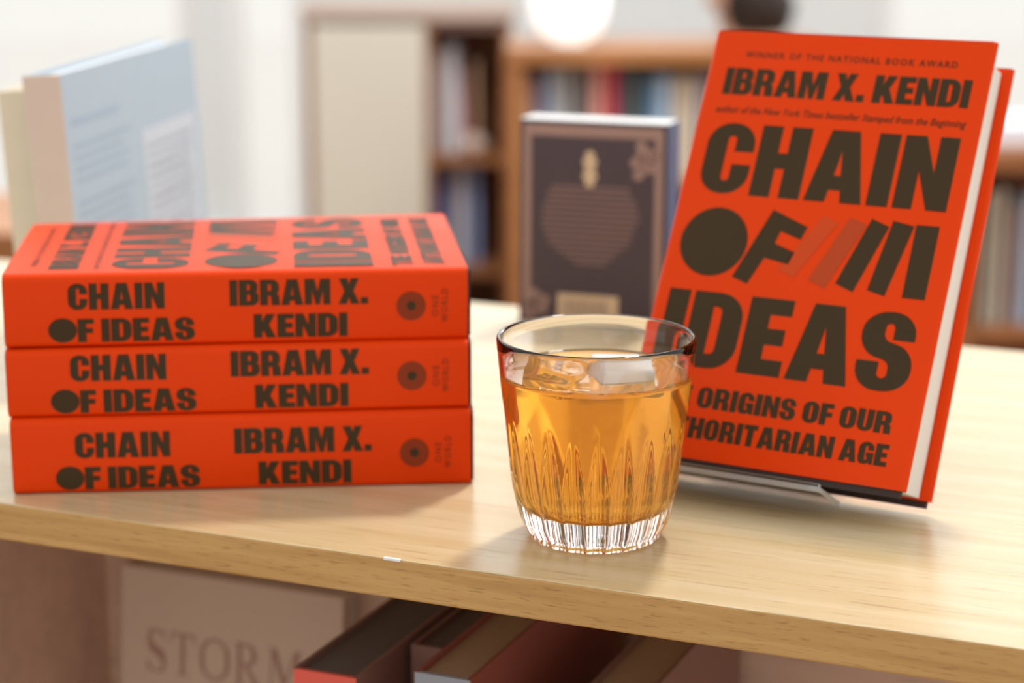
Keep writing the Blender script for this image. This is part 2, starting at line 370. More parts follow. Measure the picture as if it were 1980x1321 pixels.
def stack_matrix(cx, cy, yaw, z, tilt=0):
    u = Vector((cos(yaw), sin(yaw), 0))
    return yawed(Vector((cx, cy, z)) - u*0.1205, yaw, 0, tilt)
GRP = 'orange hardcovers in the left stack'
hardcover('hardcover_book', 'orange hardcover at the bottom of the stack, resting on the oak top', stack_matrix(-.1412, 1.0690, radians(4.78), TZ+.0003), 40.8, group=GRP)
hardcover('hardcover_book', 'orange hardcover in the middle of the stack, between two others', stack_matrix(-.1422, 1.0715, radians(5.2), TZ+.0414), 36.2, group=GRP, dz=0)
hardcover('hardcover_book', 'topmost orange hardcover of the stack, its front cover lit from above', stack_matrix(-.1424, 1.0755, radians(6.6), TZ+.0785, radians(.35)), 38.6, group=GRP, dz=.6, lift=(-1.0, 2.0))

yw, tl, ro = -0.5263, 0.4961, 0.0019
u2 = Vector((cos(yw), sin(yw), 0)); nn_h = Vector((sin(yw), -cos(yw), 0)); up2 = Vector((0, 0, cos(tl))) - nn_h*sin(tl)
u2, up2 = cos(ro)*u2 + sin(ro)*up2, cos(ro)*up2 - sin(ro)*u2
nn = u2.cross(up2)
kBR = Vector((.1931, .9941, TZ+.0221))
org = kBR - u2*.1592 + up2*.2402 - nn*.0385      # head corner of the spine, lower cover
hardcover('hardcover_book', 'orange hardcover leaning face-out on a clear easel, right of the drink', basis(org, -up2, u2, nn), 38.5, 41.0, over=4.0, skew=(4.0, 2.2))

# clear easel under it
def easel():
    root = empty('book_easel', 'clear acrylic easel holding up the leaning orange hardcover', 'book stand', basis(kBR - up2*.0040, u2, -nn, up2))
    a, b = -.146, -.043      # along the cover's lower edge
    e = MB(); e.box((a, -.001, -.0032), (b, .0305, -.0006)); o = e.build('ledge', [M_ACRYL, M_EDGE], root)
    for p in o.data.polygons: p.material_index = 1 if abs(p.normal.z) < .5 else 0
    e = MB(); e.box((a, -.0042, -.0032), (b, -.0012, .0006)); o = e.build('lip', [M_ACRYL, M_EDGE], root)
    for p in o.data.polygons: p.material_index = 1 if abs(p.normal.y) < .5 else 0
    r = MB(); r.box((a+.02, .047, .012), (b-.02, .0500, .150)); r.build('back_rest', M_ACRYL, root, .0004)
    # rear leg drops from the back rest to the shelf top
    top = Matrix(root.matrix_world) @ Vector((0, .0505, .145)); 
    l = MB(); Mi = root.matrix_world.inverted(); back = -Vector((nn.x, nn.y, 0)).normalized()
    p1 = top; p2 = Vector((top.x, top.y, TZ)) + back*.055
    ux = u2; vs = []
    for p in (p1, p2):
        for s in (a+.02, b-.02):
            for d in (0, .003): vs.append(Mi @ (p + ux*s + back*d + Vector((0, 0, .0005))))
    l.add(vs, [(0,1,3,2),(4,6,7,5),(0,4,5,1),(2,3,7,6),(0,2,6,4),(1,5,7,3)]); l.build('rear_leg', M_ACRYL, root)
easel()

# ------------------------------------------------------------------ the drink
GX, GY = .0408, .9953
NF = 22
def prof_r(z):
    P = [(0, 31.6), (1.2, 33.0), (4, 34.9), (9, 37.3), (16, 39.2), (24, 40.5), (36, 41.9), (48, 43.0), (62, 44.5), (72, 45.9), (86, 47.4), (97, 48.4), (101, 48.6)]
    for (z0, r0), (z1, r1) in zip(P, P[1:]):
        if z <= z1: return r0 + (r1-r0)*(z-z0)/(z1-z0)
    return P[-1][1]
def flute(a, z):
    """pointed concave cuts round the lower half, mm"""
    zz = z*1000
    if zz > 62: return 0
    D = 2.9*min(1, max(0, (62-zz)/42))**1.15
    if zz < 3: D *= 0.35 + 0.65*zz/3
    ph = (a*NF/(2*pi)) % 1.0 - .5
    arc = ph*2*pi/NF*prof_r(zz)
    return max(0, D - arc*arc*0.075)*.001
def tumbler():
    zs = [0, .6, 1.2, 2, 3, 4, 5.5, 7, 9, 11, 13.5, 16, 19, 22, 25, 28, 31, 34, 37, 40, 42, 44, 46, 48, 50, 52, 54, 57, 60, 63, 66, 72, 80, 88, 94, 98.5]
    outer = [(0, .0022), (.020, .0016), (.027, .0008)] + [(prof_r(z)*.001, z*.001) for z in zs]
    rim = [(.04835, .0998), (.0479, .1007), (.0473, .1010), (.0467, .1007), (.0463, .0998)]
    inner = [((prof_r(z) - 2.3 - 2.3*min(1, max(0, (70-z)/45)))*.001, z*.001) for z in (94, 86, 78, 70, 62, 54, 46, 38, 30, 24)]
    inner += [(.0345, .0190), (.0325, .0165), (.029, .0150), (.022, .0142), (.010, .0139), (0, .0138)]
    mb = MB(); mb.lathe(outer + rim + inner, n=NF*18, wob=lambda a, z: 0, c=(0, 0))
    # cut the flutes into the outer surface only
    no = len(outer); out = []; idx = 0
    row = NF*18; k0 = 1
    for r, (rr, z) in enumerate(outer[1:], 1):
        for k in range(row):
            i = k0 + (r-1)*row + k; a = 2*pi*k/row
            if r >= 3: f = rr - flute(a, z); mb.v[i] = (f*cos(a), f*sin(a), z)
    o = mb.build('tumbler', M_GLASS); o.location = (GX, GY, TZ+.0002)
    tag(o, 'clear fluted tumbler holding an amber iced drink, on the oak top', 'glass')
    return inner
inner = tumbler()
def inner_r(z):
    pts = sorted([(zz, rr) for rr, zz in inner])
    for (z0, r0), (z1, r1) in zip(pts, pts[1:]):
        if z0 <= z <= z1: return r0 + (r1-r0)*(z-z0)/max(1e-9, z1-z0)
    return pts[-1][1]
M_DRINK = mat('amber_drink', (1.0, 0.63, 0.12, 1), 0.0, 0.5, var=0, trans=.84, ior=1.33)
nt = M_DRINK.node_tree
va = nt.nodes.new('ShaderNodeVolumeAbsorption'); va.inputs['Color'].default_value = (1.0, 0.64, 0.0, 1); va.inputs['Density'].default_value = 15
vs_ = nt.nodes.new('ShaderNodeVolumeScatter'); vs_.inputs['Color'].default_value = (1.0, 0.72, 0.25, 1); vs_.inputs['Density'].default_value = 1.5; vs_.inputs['Anisotropy'].default_value = .5
ad = nt.nodes.new('ShaderNodeAddShader'); nt.links.new(va.outputs[0], ad.inputs[0]); nt.links.new(vs_.outputs[0], ad.inputs[1])
nt.links.new(ad.outputs[0], nt.nodes['Material Output'].inputs['Volume'])
ZL = .0825
def drink():
    e = .00012
    pr = [(0, .0138-e), (.010, .0139-e), (.022, .0142-e), (.029+e, .0150-e), (.0325+e, .0165-e), (.0345+e, .0190)]
    for z in (.024, .030, .038, .046, .054, .062, .070, .076, .0805): pr.append((inner_r(z)+e, z))
    pr += [(inner_r(ZL+.0008)+e, ZL+.0008), (inner_r(ZL)-.0010, ZL+.0001), (inner_r(ZL)-.0025, ZL-.0003), (.030, ZL-.0004), (.015, ZL-.0004), (0, ZL-.0004)]
    mb = MB(); mb.lathe(pr, n=96); o = mb.build('iced_drink', M_DRINK); o.location = (GX, GY, TZ+.0002)
    tag(o, 'amber drink filling the fluted tumbler to below its rim', 'drink')
drink()
M_ICE = mat('clear_ice', (1, 1, 1, 1), 0.02, 0.5, var=0, trans=1, ior=1.31, bump=.25, scale=90)
M_ICE2 = mat('cloudy_ice', (.93, .95, .97, 1), 0.18, 0.5, var=.03, trans=.45, ior=1.31, bump=.3, scale=120)
def ice(loc, size, rot, m, label):
    bm = bmesh.new(); bmesh.ops.create_cube(bm, size=1)
    bmesh.ops.scale(bm, vec=size, verts=bm.verts)
    bmesh.ops.bevel(bm, geom=bm.edges[:], offset=.0035, segments=4, affect='EDGES', profile=.6)
    bmesh.ops.subdivide_edges(bm, edges=[e for e in bm.edges if e.calc_length() > .01], cuts=3, use_grid_fill=True)
    for v in bm.verts: v.co += Vector((random.uniform(-1, 1), random.uniform(-1, 1), random.uniform(-1, 1)))*.00025
    for f in bm.faces: f.smooth = True
    me = bpy.data.meshes.new('ice_cube'); bm.to_mesh(me); bm.free(); me.materials.append(m)
    o = bpy.data.objects.new('ice_cube', me); C.objects.link(o); o.location = loc; o.rotation_euler = rot
    tag(o, label, 'ice', 'ice cubes in the tumbler')
ice((GX+.0120, GY-.006, TZ+ZL+.0012), (.027, .025, .0125), (.10, .08, .25), M_ICE2, 'cloudy white ice cube floating on the right of the amber drink')
ice((GX-.0185, GY-.004, TZ+ZL-.0012), (.026, .027, .010), (-.12, .18, -.5), M_ICE, 'clear ice cube floating on the left of the amber drink')

# ------------------------------------------------------------------ display bookcase under everything
EY = radians(-23.0); e_u = Vector((cos(EY), sin(EY), 0)); e_v = Vector((-sin(EY), cos(EY), 0)); e_o = Vector((0, .9335, 0))
MBC = yawed(e_o + Vector((0, 0, 0)), EY)
def display_case():
    root = empty('display_bookcase', 'oak topped display bookcase carrying the orange books and the drink', 'bookcase', MBC)
    W0, W1, D = -.80, 1.25, .5476
    t = MB(); t.box((W0-.02, 0, TZ-.0202), (W1, D, TZ)); 
    o = t.build('top_board', [M_OAK, M_OAKE], root, .0012)
    for p in o.data.polygons:
        if abs(p.normal.y) > .5 or abs(p.normal.x) > .5: p.material_index = 1
    t = MB(); t.box((W0, .004, 0), (W0+.02, D-.004, TZ-.0202)); t.build('side_panel', M_SHELF, root)
    t = MB(); t.box((-.45, .006, 0), (-.43, .30, TZ-.0202)); t.build('divider', M_SHELF, root)
    t = MB(); t.box((W1-.02, .004, 0), (W1, D-.004, TZ-.0202)); t.build('side_panel', M_SHELF, root)
    t = MB(); t.box((W0+.02, .30, 0), (W1-.02, .316, TZ-.0202)); t.build('back_panel', M_SHELF, root)
    t = MB(); t.box((W0+.02, .008, TZ-.39), (-.45, .30, TZ-.37)); t.box((-.43, .008, TZ-.39), (W1-.02, .30, TZ-.37)); t.build('shelf_board', M_SHELF, root)
    t = MB(); t.box((W0+.02, .008, .07), (-.45, .30, .09)); t.box((-.43, .008, .07), (W1-.02, .30, .09)); t.build('shelf_board', M_SHELF, root)
    q = at(757, 1083, 1.0) - Vector((0, 0, CAM_Z)); q = Vector((0, 0, CAM_Z)) + q*((TZ-CAM_Z)/q.z); q = MBC.inverted() @ q     # worn nick in the front edge
    t = MB(); t.box((q.x-.005, -.0006, TZ-.0010), (q.x+.004, .0010, TZ+.0004))
    tag(t.build('edge_nick', M_TRIM, root, .0003), 'small white nick in the front edge')
    t = MB(); t.box((W0+.02, .03, 0), (W1-.02, .05, .07)); t.build('plinth', M_SHELF, root)
display_case()
def on_case(u, v, z): return e_o + e_u*u + e_v*v + Vector((0, 0, z))

# a plain bound book: x along width of cover, y through thickness (front cover at y=0 facing -y), z up
def bound_book(name, label, M, W, H, T, cover, pages, group=None, spine='left', art=None, hard=False, spine_mat=None):
    root = empty(name, label, 'book', M, group)
    th = .0022 if hard else .0005; ov = .003 if hard else 0.0
    c = MB(); sx0, sx1 = (0, W) if spine == 'left' else (W, 0)
    s = 1 if spine == 'left' else -1
    x0, x1 = (0, W)
    c.box((x0, 0, 0), (x1, th, H)); c.box((x0, T-th, 0), (x1, T, H))
    xs = (0, th) if spine == 'left' else (W-th, W)
    xs = (xs[0]-.0005, xs[1]) if spine == 'left' else (xs[0], xs[1]+.0005)
    c.box((xs[0], .0001, .0001), (xs[1], T-.0001, H-.0001), 1 if spine_mat else 0)
    mats = [cover] + ([spine_mat] if spine_mat else [cover])
    if art:
        for V, Tt, m in art:
            if m not in mats: mats.append(m)
            c.add([(a, -.00015, b) for a, b in V], Tt, mats.index(m))
    c.build('cover', mats, root, fix=False)
    p = MB()
    px0, px1 = (th, W-ov) if spine == 'left' else (ov, W-th)
    p.box((px0, th, ov), (px1, T-th, H-(ov if hard else -.0003)))
    p.build('page_block', pages, root)
    return root

# small navy paperback, its back cover towards us, standing at the far edge of the oak top
def rect(x0, y0, x1, y1): return [(x0, y0), (x1, y0), (x1, y1), (x0, y1)], [(0, 1, 2, 3)]
M_NAVY = mat('navy_cover', srgb(70, 58, 64), 0.4, .5, var=.06); M_NAVYS = mat('navy_spine', srgb(52, 62, 112), .4, .5, var=.05)
M_FRAME = mat('rose_gold_print', srgb(156, 126, 116), .45, .5, var=.08); M_TXT = mat('rose_text', srgb(122, 96, 92), .45, .5, var=.05)
M_CREAM = mat('cream_print', srgb(210, 184, 150), .5, .4, var=.04)
def navy():
    W, H, T = .1075, .1445, .031; A = []
    for r in (rect(.003, H-.011, W-.003, H-.003), rect(.003, .002, .0085, H-.011), rect(W-.0085, .002, W-.003, H-.011)): A.append(r + (M_FRAME,))
    for k, (w2, hh) in enumerate(((.0035, .004), (.0055, .006), (.0045, .005), (.0055, .006), (.0035, .004))):      # little ornament near the head
        A.append(disc(W/2-.002, H-.023-.0052*k, w2, 12, hh*.6) + (M_CREAM,))
    n = 14
    for k in range(n):       # blurb lines set to a bulging outline
        t = k/(n-1); hw = .030*(1-.05*cos(t*pi)) + (.006*sin(min(1, t*1.5)*pi)) ; 
        if t > .72: hw *= 1 - (t-.72)/.28*.62
        z = H-.048-.0041*k; j = random.uniform(-.0012, .0012)
        A.append(rect(W/2-.002-hw+j, z, W/2-.002+hw+j, z+.0024) + (M_TXT,))
    for k in range(9):      # sprays of blossom in two corners
        a = k*2.4; r = .0028*sqrt(k)
        A.append(disc(W-.017+r*cos(a)*1.05, H-.026+r*sin(a)*1.5, .0040, 9) + (M_FRAME,))
        A.append(disc(.013+r*cos(a)*.9, .013+r*sin(a)*1.1, .0036, 9) + (M_FRAME,))
    A.append(rect(.029, .003, .074, .0215) + (M_CREAM,))
    for k in range(18): A.append(rect(.034+.0018*k, .006, .034+.0018*k+(.0006, .0011, .0004)[k % 3], .0175) + (M_TXT,))
    o = Vector((.0049, 1.4806, TZ+.0002))
    bound_book('paperback_book', 'small navy paperback, back cover out, standing behind the drink', yawed(o, radians(-19), radians(-1.0)), W, H, T, M_NAVY, M_PAGESX, spine='right', art=A, spine_mat=M_NAVYS)
navy()

# pale blue book seen edge-on at the left, a cream one beside it
M_BLUE = mat('pale_blue_cover', srgb(160, 178, 194), .5, .4, var=.03); M_BLUE2 = mat('blue_grey_type', srgb(148, 166, 186), .5, .4, var=.03)
M_PALE = mat('pale_lilac_panel', srgb(184, 192, 206), .5, .4, var=.03); M_LILAC = mat('faint_lilac_type', srgb(172, 180, 196), .5, .4, var=.03); M_PINKCREAM = mat('pinkish_cream_spine', srgb(212, 196, 180), .6, .3, var=.04)
M_TAN = mat('tan_cover', srgb(228, 214, 188), .6, .3, var=.05)
def blue():
    W, H, T = .263, .1945, .0245; A = []
    for k in range(22):
        z = H-.034-.0072*k; l = random.uniform(.085, .105)
        if k in (1, 6, 11): continue
        A.append(rect(.012, z, .012+l*(1.0 if k else .9), z+(.0030 if k else .0048)) + (M_BLUE2,))
    for k in range(13): A.append(rect(.145, H-.066-.0072*k, .243+random.uniform(-.006, 0), H-.0636-.0072*k) + (M_LILAC,))
    A.insert(0, rect(.138, .062, .252, H-.052) + (M_PALE,)); A.insert(0, rect(.150, .010, .256, .046) + (M_PALE,))
    p0 = at(115, 140, 1.30); p1 = at(370, 65, 1.56)
    d = Vector((p1.x-p0.x, p1.y-p0.y, 0)).normalized(); yaw = atan2(d.y, d.x)
    lean = radians(3.2)
    y_ax = Vector((-d.y, d.x, 0)); z_ax = (Vector((0, 0, 1))*cos(lean) + y_ax*sin(lean)); y2 = z_ax.cross(d)
    o = p0 - z_ax*H; o.z = TZ + .0004
    bound_book('picture_book', 'pale blue book standing edge-on behind the orange stack', basis(o, d, y2, z_ax), W, H, T, M_BLUE, M_PAGESX, art=A, spine_mat=M_PINKCREAM, hard=True)
    o2 = o + y2*(T+.004) - d*.0 + d*.030; H2 = .183
    bound_book('picture_book', 'cream spined book at the far left, beside the pale blue one', basis(o2, d, y2, z_ax), .225, H2, .026, M_TAN, M_PAGESX, spine_mat=M_TAN, hard=True)
blue()

# ------------------------------------------------------------------ books on the shelf below
M_STORM = mat('oatmeal_cover', srgb(216, 190, 166), .6, .3, var=.05, scale=20); M_STORMT = mat('brown_type', srgb(176, 134, 120), .6, .3, var=.04)
SER = {
 'S': [(.50,.74,0),(.46,.74,0),(.42,.93,.08),(.27,.94,.1),(.14,.92,.10),(.14,.68,.16),(.52,.50,.16),(.54,.0,.26),(.26,-.03,.12),(.10,.03,.02),(.06,-.01,0),(.03,-.01,0),(.02,.28,0),(.06,.28,0),(.12,.06,.1),(.28,.03,.1),(.43,.05,.12),(.43,.30,.16),(.04,.48,.16),(.02,.98,.24),(.26,1.02,.12),(.40,.97,.03),(.45,1.0,0),(.48,1.0,0)],
 'T': P0((.02,1),(.64,1),(.66,.72),(.63,.72),(.58,.93),(.39,.95),(.39,.05),(.48,.03),(.48,0),(.18,0),(.18,.03),(.27,.05),(.27,.95),(.08,.93),(.03,.72),(0,.72)),
 'O': [(0,0,.40),(0,1,.40),(.78,1,.40),(.78,0,.40)],
 'R': [(0,0,0),(0,.03,0),(.08,.05,0),(.08,.95,0),(0,.97,0),(0,1,0),(.58,1,.24),(.58,.52,.16),(.36,.49,0),(.66,.06,0),(.73,.03,0),(.73,0,0),(.55,0,0),(.26,.47,0),(.20,.47,0),(.20,.05,0),(.29,.03,0),(.29,0,0)],
 'M': P0((0,0),(0,.03),(.07,.06),(.11,.95),(.03,.97),(.03,1),(.24,1),(.47,.30),(.70,1),(.90,1),(.90,.97),(.82,.95),(.86,.05),(.94,.03),(.94,0),(.66,0),(.66,.03),(.74,.06),(.70,.80),(.44,0),(.42,0),(.16,.80),(.13,.06),(.21,.03),(.21,0)),
}
SHOLE = {'O': [[(.12,.07,.30),(.12,.93,.30),(.66,.93,.30),(.66,.07,.30)]], 'R': [[(.20,.53,0),(.20,.94,0),(.45,.94,.16),(.45,.53,.16)]]}
def serif(text, x0, y0, h, gap=.10):
    out = []; x = x0
    for ch in text:
        loops = [rounded(SER[ch])] + [rounded(q) for q in SHOLE.get(ch, [])]
        t = tessellate_polygon([[Vector((a, b, 0)) for a, b in lp] for lp in loops])
        V = [(x + a*h, y0 + b*h) for lp in loops for a, b in lp]; out.append((V, [tuple(q) for q in t], M_STORMT))
        x += (max(a for a, b in loops[0]) + gap)*h
    return out
o = on_case(-.400, .255, TZ-.3695)
bound_book('hardcover_book', 'oatmeal coloured book titled STORM, face-out on the shelf below the oak top', yawed(o, EY, radians(-5)), .166, .233, .03, M_STORM, M_PAGES, art=serif('STORM', .0190, .1635, .029, .12), hard=True)
M_RED = mat('coral_red_spine', srgb(226, 96, 80), .5, .4, var=.04); M_GREY = mat('dark_grey_pages', srgb(112, 104, 98), .8, .2, var=.1, scale=200)
M_BG = mat('blue_grey_spine', srgb(150, 152, 160), .5, .4, var=.05); M_BROWN = mat('brown_cover', srgb(140, 104, 92), .5, .4, var=.05)
M_REDB = mat('brick_red_cover', srgb(150, 84, 70), .5, .4, var=.05); M_DUN = mat('dun_paper', srgb(176, 150, 122), .8, .2, var=.08, scale=200)
def spine_out(name, label, u, v, H, T, D, spine_m, cover_m, pages, group):
    """spine faces the front of the case; x of the book runs back into the shelf"""
    o = on_case(u, v, TZ-.3695)
    M = basis(o, e_v, -e_u, Vector((0, 0, 1)))      # cover width into the shelf, thickness to the left
    return bound_book(name, label, M, D, H, T, cover_m, pages, group, spine_mat=spine_m, hard=True)
SG = 'books standing on the shelf below'
spine_out('hardcover_book', 'coral red spined book on the lower shelf, in front of the STORM book', -.1095, .052, .2815, .037, .22, M_RED, M_BROWN, M_GREY, SG)
spine_out('hardcover_book', 'brick red book with a blue grey spine, right of the coral red one', -.043, .048, .2925, .031, .215, M_BG, M_REDB, M_DUN, SG)
spine_out('hardcover_book', 'brown book in the shadow at the right of the brick red one', .030, .075, .272, .034, .20, M_BROWN, M_BROWN, M_DUN, SG)
spine_out('hardcover_book', 'grey brown book between the coral and brick red ones, set further back', -.078, .110, .280, .028, .17, M_BROWN, M_BROWN, M_GREY, SG)

# ------------------------------------------------------------------ the shop behind
M_FLOOR = wood('floor_boards', srgb(150, 112, 80), srgb(176, 134, 98), .4, .4, stretch=(2, 14, 14))
M_WALL = mat('warm_white_paint', srgb(221, 226, 227), .8, .3, var=.02, scale=3)
M_PAVE = mat('pale_pavement', srgb(236, 234, 228), .9, .2, var=.04, scale=4)
M_FARW = wood('honey_wood', srgb(146, 96, 54), srgb(168, 116, 70), .45, .4, stretch=(3, 20, 20)); M_FARD = wood('brown_wood', srgb(128, 82, 48), srgb(154, 102, 64), .5, .3, stretch=(3, 20, 20))
def struct(o): return tag(o, kind='structure')
YW = 7.0
f = MB(); f.box((-5, -1.2, -.1), (5, YW+.1, 0)); struct(f.build('floor', M_FLOOR))
f = MB(); f.box((-12, YW+.12, -.16), (12, 30, -.06)); struct(f.build('ground_outside', M_PAVE))
def X(px): return at(px, 200, YW).x
wins = [(-4.6, X(372), .04), (X(446), X(590), .04), (X(610), X(1620), 1.25), (X(1700), 4.2, .04)]
def back_wall():
    xs = [-5] + [v for a, b, z in wins for v in (a, b)] + [5]
    z1, zt = 2.85, 3.0
    m = MB()
    for a, b in zip(xs[::2], xs[1::2]): m.box((a, YW, 0), (b, YW+.12, zt))
    for a, b, z0 in wins: m.box((a, YW, 0), (b, YW+.12, z0)); m.box((a, YW, z1), (b, YW+.12, zt))
    struct(m.build('wall_back', M_WALL))
    for i, (a, b, z0) in enumerate(wins, 1):
        root = bpy.data.objects.new('window_%d' % i, None); C.objects.link(root); root.location = ((a+b)/2, YW, z0); tag(root, kind='structure')
        hw = (b-a)/2; h = z1-z0; fr = MB(); t = .045
        for bx in (((-hw, .02, 0), (-hw+t, .1, h)), ((hw-t, .02, 0), (hw, .1, h)), ((-hw, .02, 0), (hw, .1, t)), ((-hw, .02, h-t), (hw, .1, h))): fr.box(*bx)
        if hw > .5: fr.box((-.02, .03, t), (.02, .09, h-t))
        fr.build('window_frame', M_TRIM, root)
        g = MB(); g.box((-hw+t, .055, t), (hw-t, .061, h-t)); g.build('pane', M_GLASS, root)
        s = MB(); s.box((-hw-.04, -.10, -.03), (hw+.04, .02, 0)); s.build('window_sill', M_TRIM, root)
back_wall()
m = MB(); m.box((-5, YW-.02, 0), (5, YW, .09)); struct(m.build('baseboard_back', M_TRIM))
m = MB(); m.box((-5.1, -1.2, 0), (-5, YW, 3)); struct(m.build('wall_left', M_WALL))

def book_row(names, y_front, px_list, z_shelf, D=.15):
    for px0, px1, pytop, col, label, lean in px_list:
        a = at(px0, pytop, y_front); b = at(px1, pytop, y_front)
        W = b.x - a.x; H = a.z - z_shelf
        m = mat('spine_%d_%d_%d' % col, srgb(*col), .55, .35, var=.05, scale=60)
        c = MB(); T = W*.94; e = .0025
        root = empty('shelved_book', label, 'book', yawed((a.x, y_front, z_shelf), 0, 0, lean), names)
        c.box((0, 0, 0), (T, e, H)); c.box((0, 0, 0), (e, D, H)); c.box((T-e, 0, 0), (T, D, H)); c.build('cover', m, root)
        p = MB(); p.box((e, e, .003), (T-e, D-.004, H-.003)); p.build('page_block', M_PAGESX, root)

# cabinet with a cream door and an open bay
def cabinet():
    Y = 5.5; a = at(588, 22, Y); b = at(990, 22, Y); mid = at(826, 22, Y).x
    H = a.z; D = .32; x0, x1 = a.x, b.x; W = x1-x0
    root = empty('book_cabinet', 'brown cabinet with a cream door and an open book bay, behind the stack', 'cabinet', Matrix.Translation((x0, Y, 0)))
    mx = mid-x0; t = .022
    M_DOOR = mat('cream_door_panel', srgb(198, 194, 180), .6, .3, var=.03, scale=5); M_TOP = mat('taupe_top', srgb(178, 160, 148), .5, .4, var=.04)
    m = MB(); m.box((-.01, -.02, H-.02), (W+.01, D, H+.012)); m.build('top_board', M_TOP, root)
    m = MB(); m.box((0, 0, 0), (t, D, H-.02)); m.box((mx-t/2, 0, 0), (mx+t/2, D, H-.02)); m.box((W-t, 0, 0), (W, D, H-.02)); m.box((0, D-.01, 0), (W, D, H-.02)); m.box((0, 0, 0), (W, D, .08)); m.build('carcass', M_FARD, root)
    d = MB(); d.box((t*.9, -.018, .09), (mx-t*.3, 0, H-.034)); d.build('door', M_DOOR, root, .003)
    zs = []
    for i, py in enumerate((292, 505)):
        z = at(900, py, Y+.12).z; zs.append(z); s = MB(); s.box((mx+t/2, .015, z-.02), (W-t, D-.01, z)); s.build('shelf_board', M_FARD, root)
    fas = at(900, 55, Y).z; s = MB(); s.box((mx+t/2, 0, fas), (W-t, .015, H-.02)); s.build('fascia', mat('mauve_brown_fascia', srgb(152, 124, 114), .5, .3, var=.04), root)
    return Y, zs
YA, zsA = cabinet()
gA = 'books in the open bay of the brown cabinet'
book_row(gA, YA+.09, [(836, 860, 95, (186, 178, 180), 'pale grey book at the left end of the bay\'s upper shelf', 0), (862, 893, 88, (206, 205, 210), 'white book on the upper shelf of the brown cabinet\'s bay', 0),
      (895, 905, 96, (190, 92, 112), 'thin pink book beside the white one on the upper bay shelf', -.06), (911, 926, 120, (170, 138, 112), 'tan book at the right of the bay\'s upper shelf', 0)], zsA[0])
book_row(gA, YA+.09, [(834, 858, 318, (70, 104, 160), 'blue book at the left end of the bay\'s lower shelf', 0), (860, 876, 312, (140, 130, 160), 'lilac book beside the blue one on the lower bay shelf', 0),
      (878, 906, 320, (176, 178, 190), 'pale grey book in the middle of the lower bay shelf', 0), (908, 930, 316, (120, 134, 172), 'slate blue book at the right of the lower bay shelf', 0)], zsA[1])
p = at(916, 278, YA+.06); m = MB(); m.lathe([(0, 0), (.020, .001), (.030, .012), (.034, .028), (.028, .044), (.012, .052), (0, .053)], 24)
o = m.build('round_ornament', mat('beige_ceramic', srgb(190, 168, 156), .5, .4)); o.location = (p.x, YA+.06, zsA[0]+.0005); tag(o, 'small round beige ornament at the front of the upper bay shelf', 'ornament')

# low honey-wood bookcase behind the navy paperback
def low_case(px0, px1, py_top, Y, py_shelf, label, wood_m, inside_m):
    a = at(px0, py_top, Y); b = at(px1, py_top, Y); H = a.z; W = b.x-a.x; D = .30; t = .028
    root = empty('low_bookcase', label, 'bookcase', Matrix.Translation((a.x, Y, 0)))
    m = MB(); m.box((-.01, -.01, H-.036), (W+.01, D, H)); m.build('top_board', wood_m, root, .002)
    for x in (0, W-t): m = MB(); m.box((x, 0, 0), (x+t, D, H-.036)); m.build('side_panel', wood_m, root)
    m = MB(); m.box((t, D-.012, 0), (W-t, D, H-.036)); m.build('back_panel', inside_m, root)
    z = at(px0, py_shelf, Y).z
    for zz in (z, max(.08, z-.33)): m = MB(); m.box((t, .01, zz-.022), (W-t, D-.012, zz)); m.build('shelf_board', wood_m, root)
    return a, W, H, z
aB, WB, HB, zB = low_case(988, 1600, 93, 4.8, 350, 'honey coloured low bookcase standing behind the navy paperback', M_FARW, M_FARD)
gB = 'books on the low honey-wood bookcase'
B = [(1014, 1036, 150, (196, 156, 134), 'beige book at the left end of the honey-wood bookcase'), (1037, 1056, 142, (96, 110, 150), 'dull blue book next to the beige one on the honey-wood bookcase'),
     (1057, 1082, 134, (166, 176, 190), 'pale grey blue book right of the dull blue one'), (1083, 1107, 132, (168, 172, 172), 'pale grey book, fourth from the left on the honey-wood bookcase'),
     (1108, 1124, 128, (98, 86, 92), 'narrow dark purple grey book under the white globe lamp'), (1125, 1142, 130, (152, 146, 140), 'stone grey book left of the salmon one'),
     (1143, 1174, 124, (208, 142, 134), 'salmon pink book on the honey-wood bookcase'), (1175, 1198, 124, (194, 66, 84), 'red book right of the salmon one'),
     (1200, 1222, 134, (84, 92, 104), 'slate book right of the red one'), (1223, 1245, 132, (84, 96, 88), 'dark green book in the middle of the honey-wood bookcase'),
     (1246, 1265, 150, (80, 122, 164), 'mid blue book left of the light blue one'), (1266, 1301, 146, (156, 182, 206), 'light blue book on the honey-wood bookcase'),
     (1303, 1336, 150, (208, 196, 176), 'cream book right of the light blue one'), (1337, 1352, 148, (202, 192, 178), 'thin cream book beside the leaning orange cover'), (1353, 1370, 146, (190, 182, 196), 'lilac book at the edge of the leaning orange cover')]
book_row(gB, 4.86, [b + (0,) for b in B], zB)
M_LAMP = mat('lit_opal_glass', srgb(250, 248, 244), .4, .4, var=0, emit=((1, .98, .95, 1), .9))
p = at(1100, 112, 4.87)
lamp = empty('table_lamp', 'white opal globe lamp standing on the honey-wood bookcase', 'lamp', Matrix.Translation((p.x, 4.88, HB+.0003)))
m = MB(); m.lathe([(0, 0), (.045, 0), (.045, .006), (.030, .010), (0, .010)], 32); m.build('base', M_TRIM, lamp)
m = MB(); m.lathe([(0, .010), (.040, .012), (.066, .028), (.082, .062), (.088, .105), (.084, .150), (.070, .185), (.045, .208), (0, .216)], 40); m.build('lamp_shade', M_LAMP, lamp)

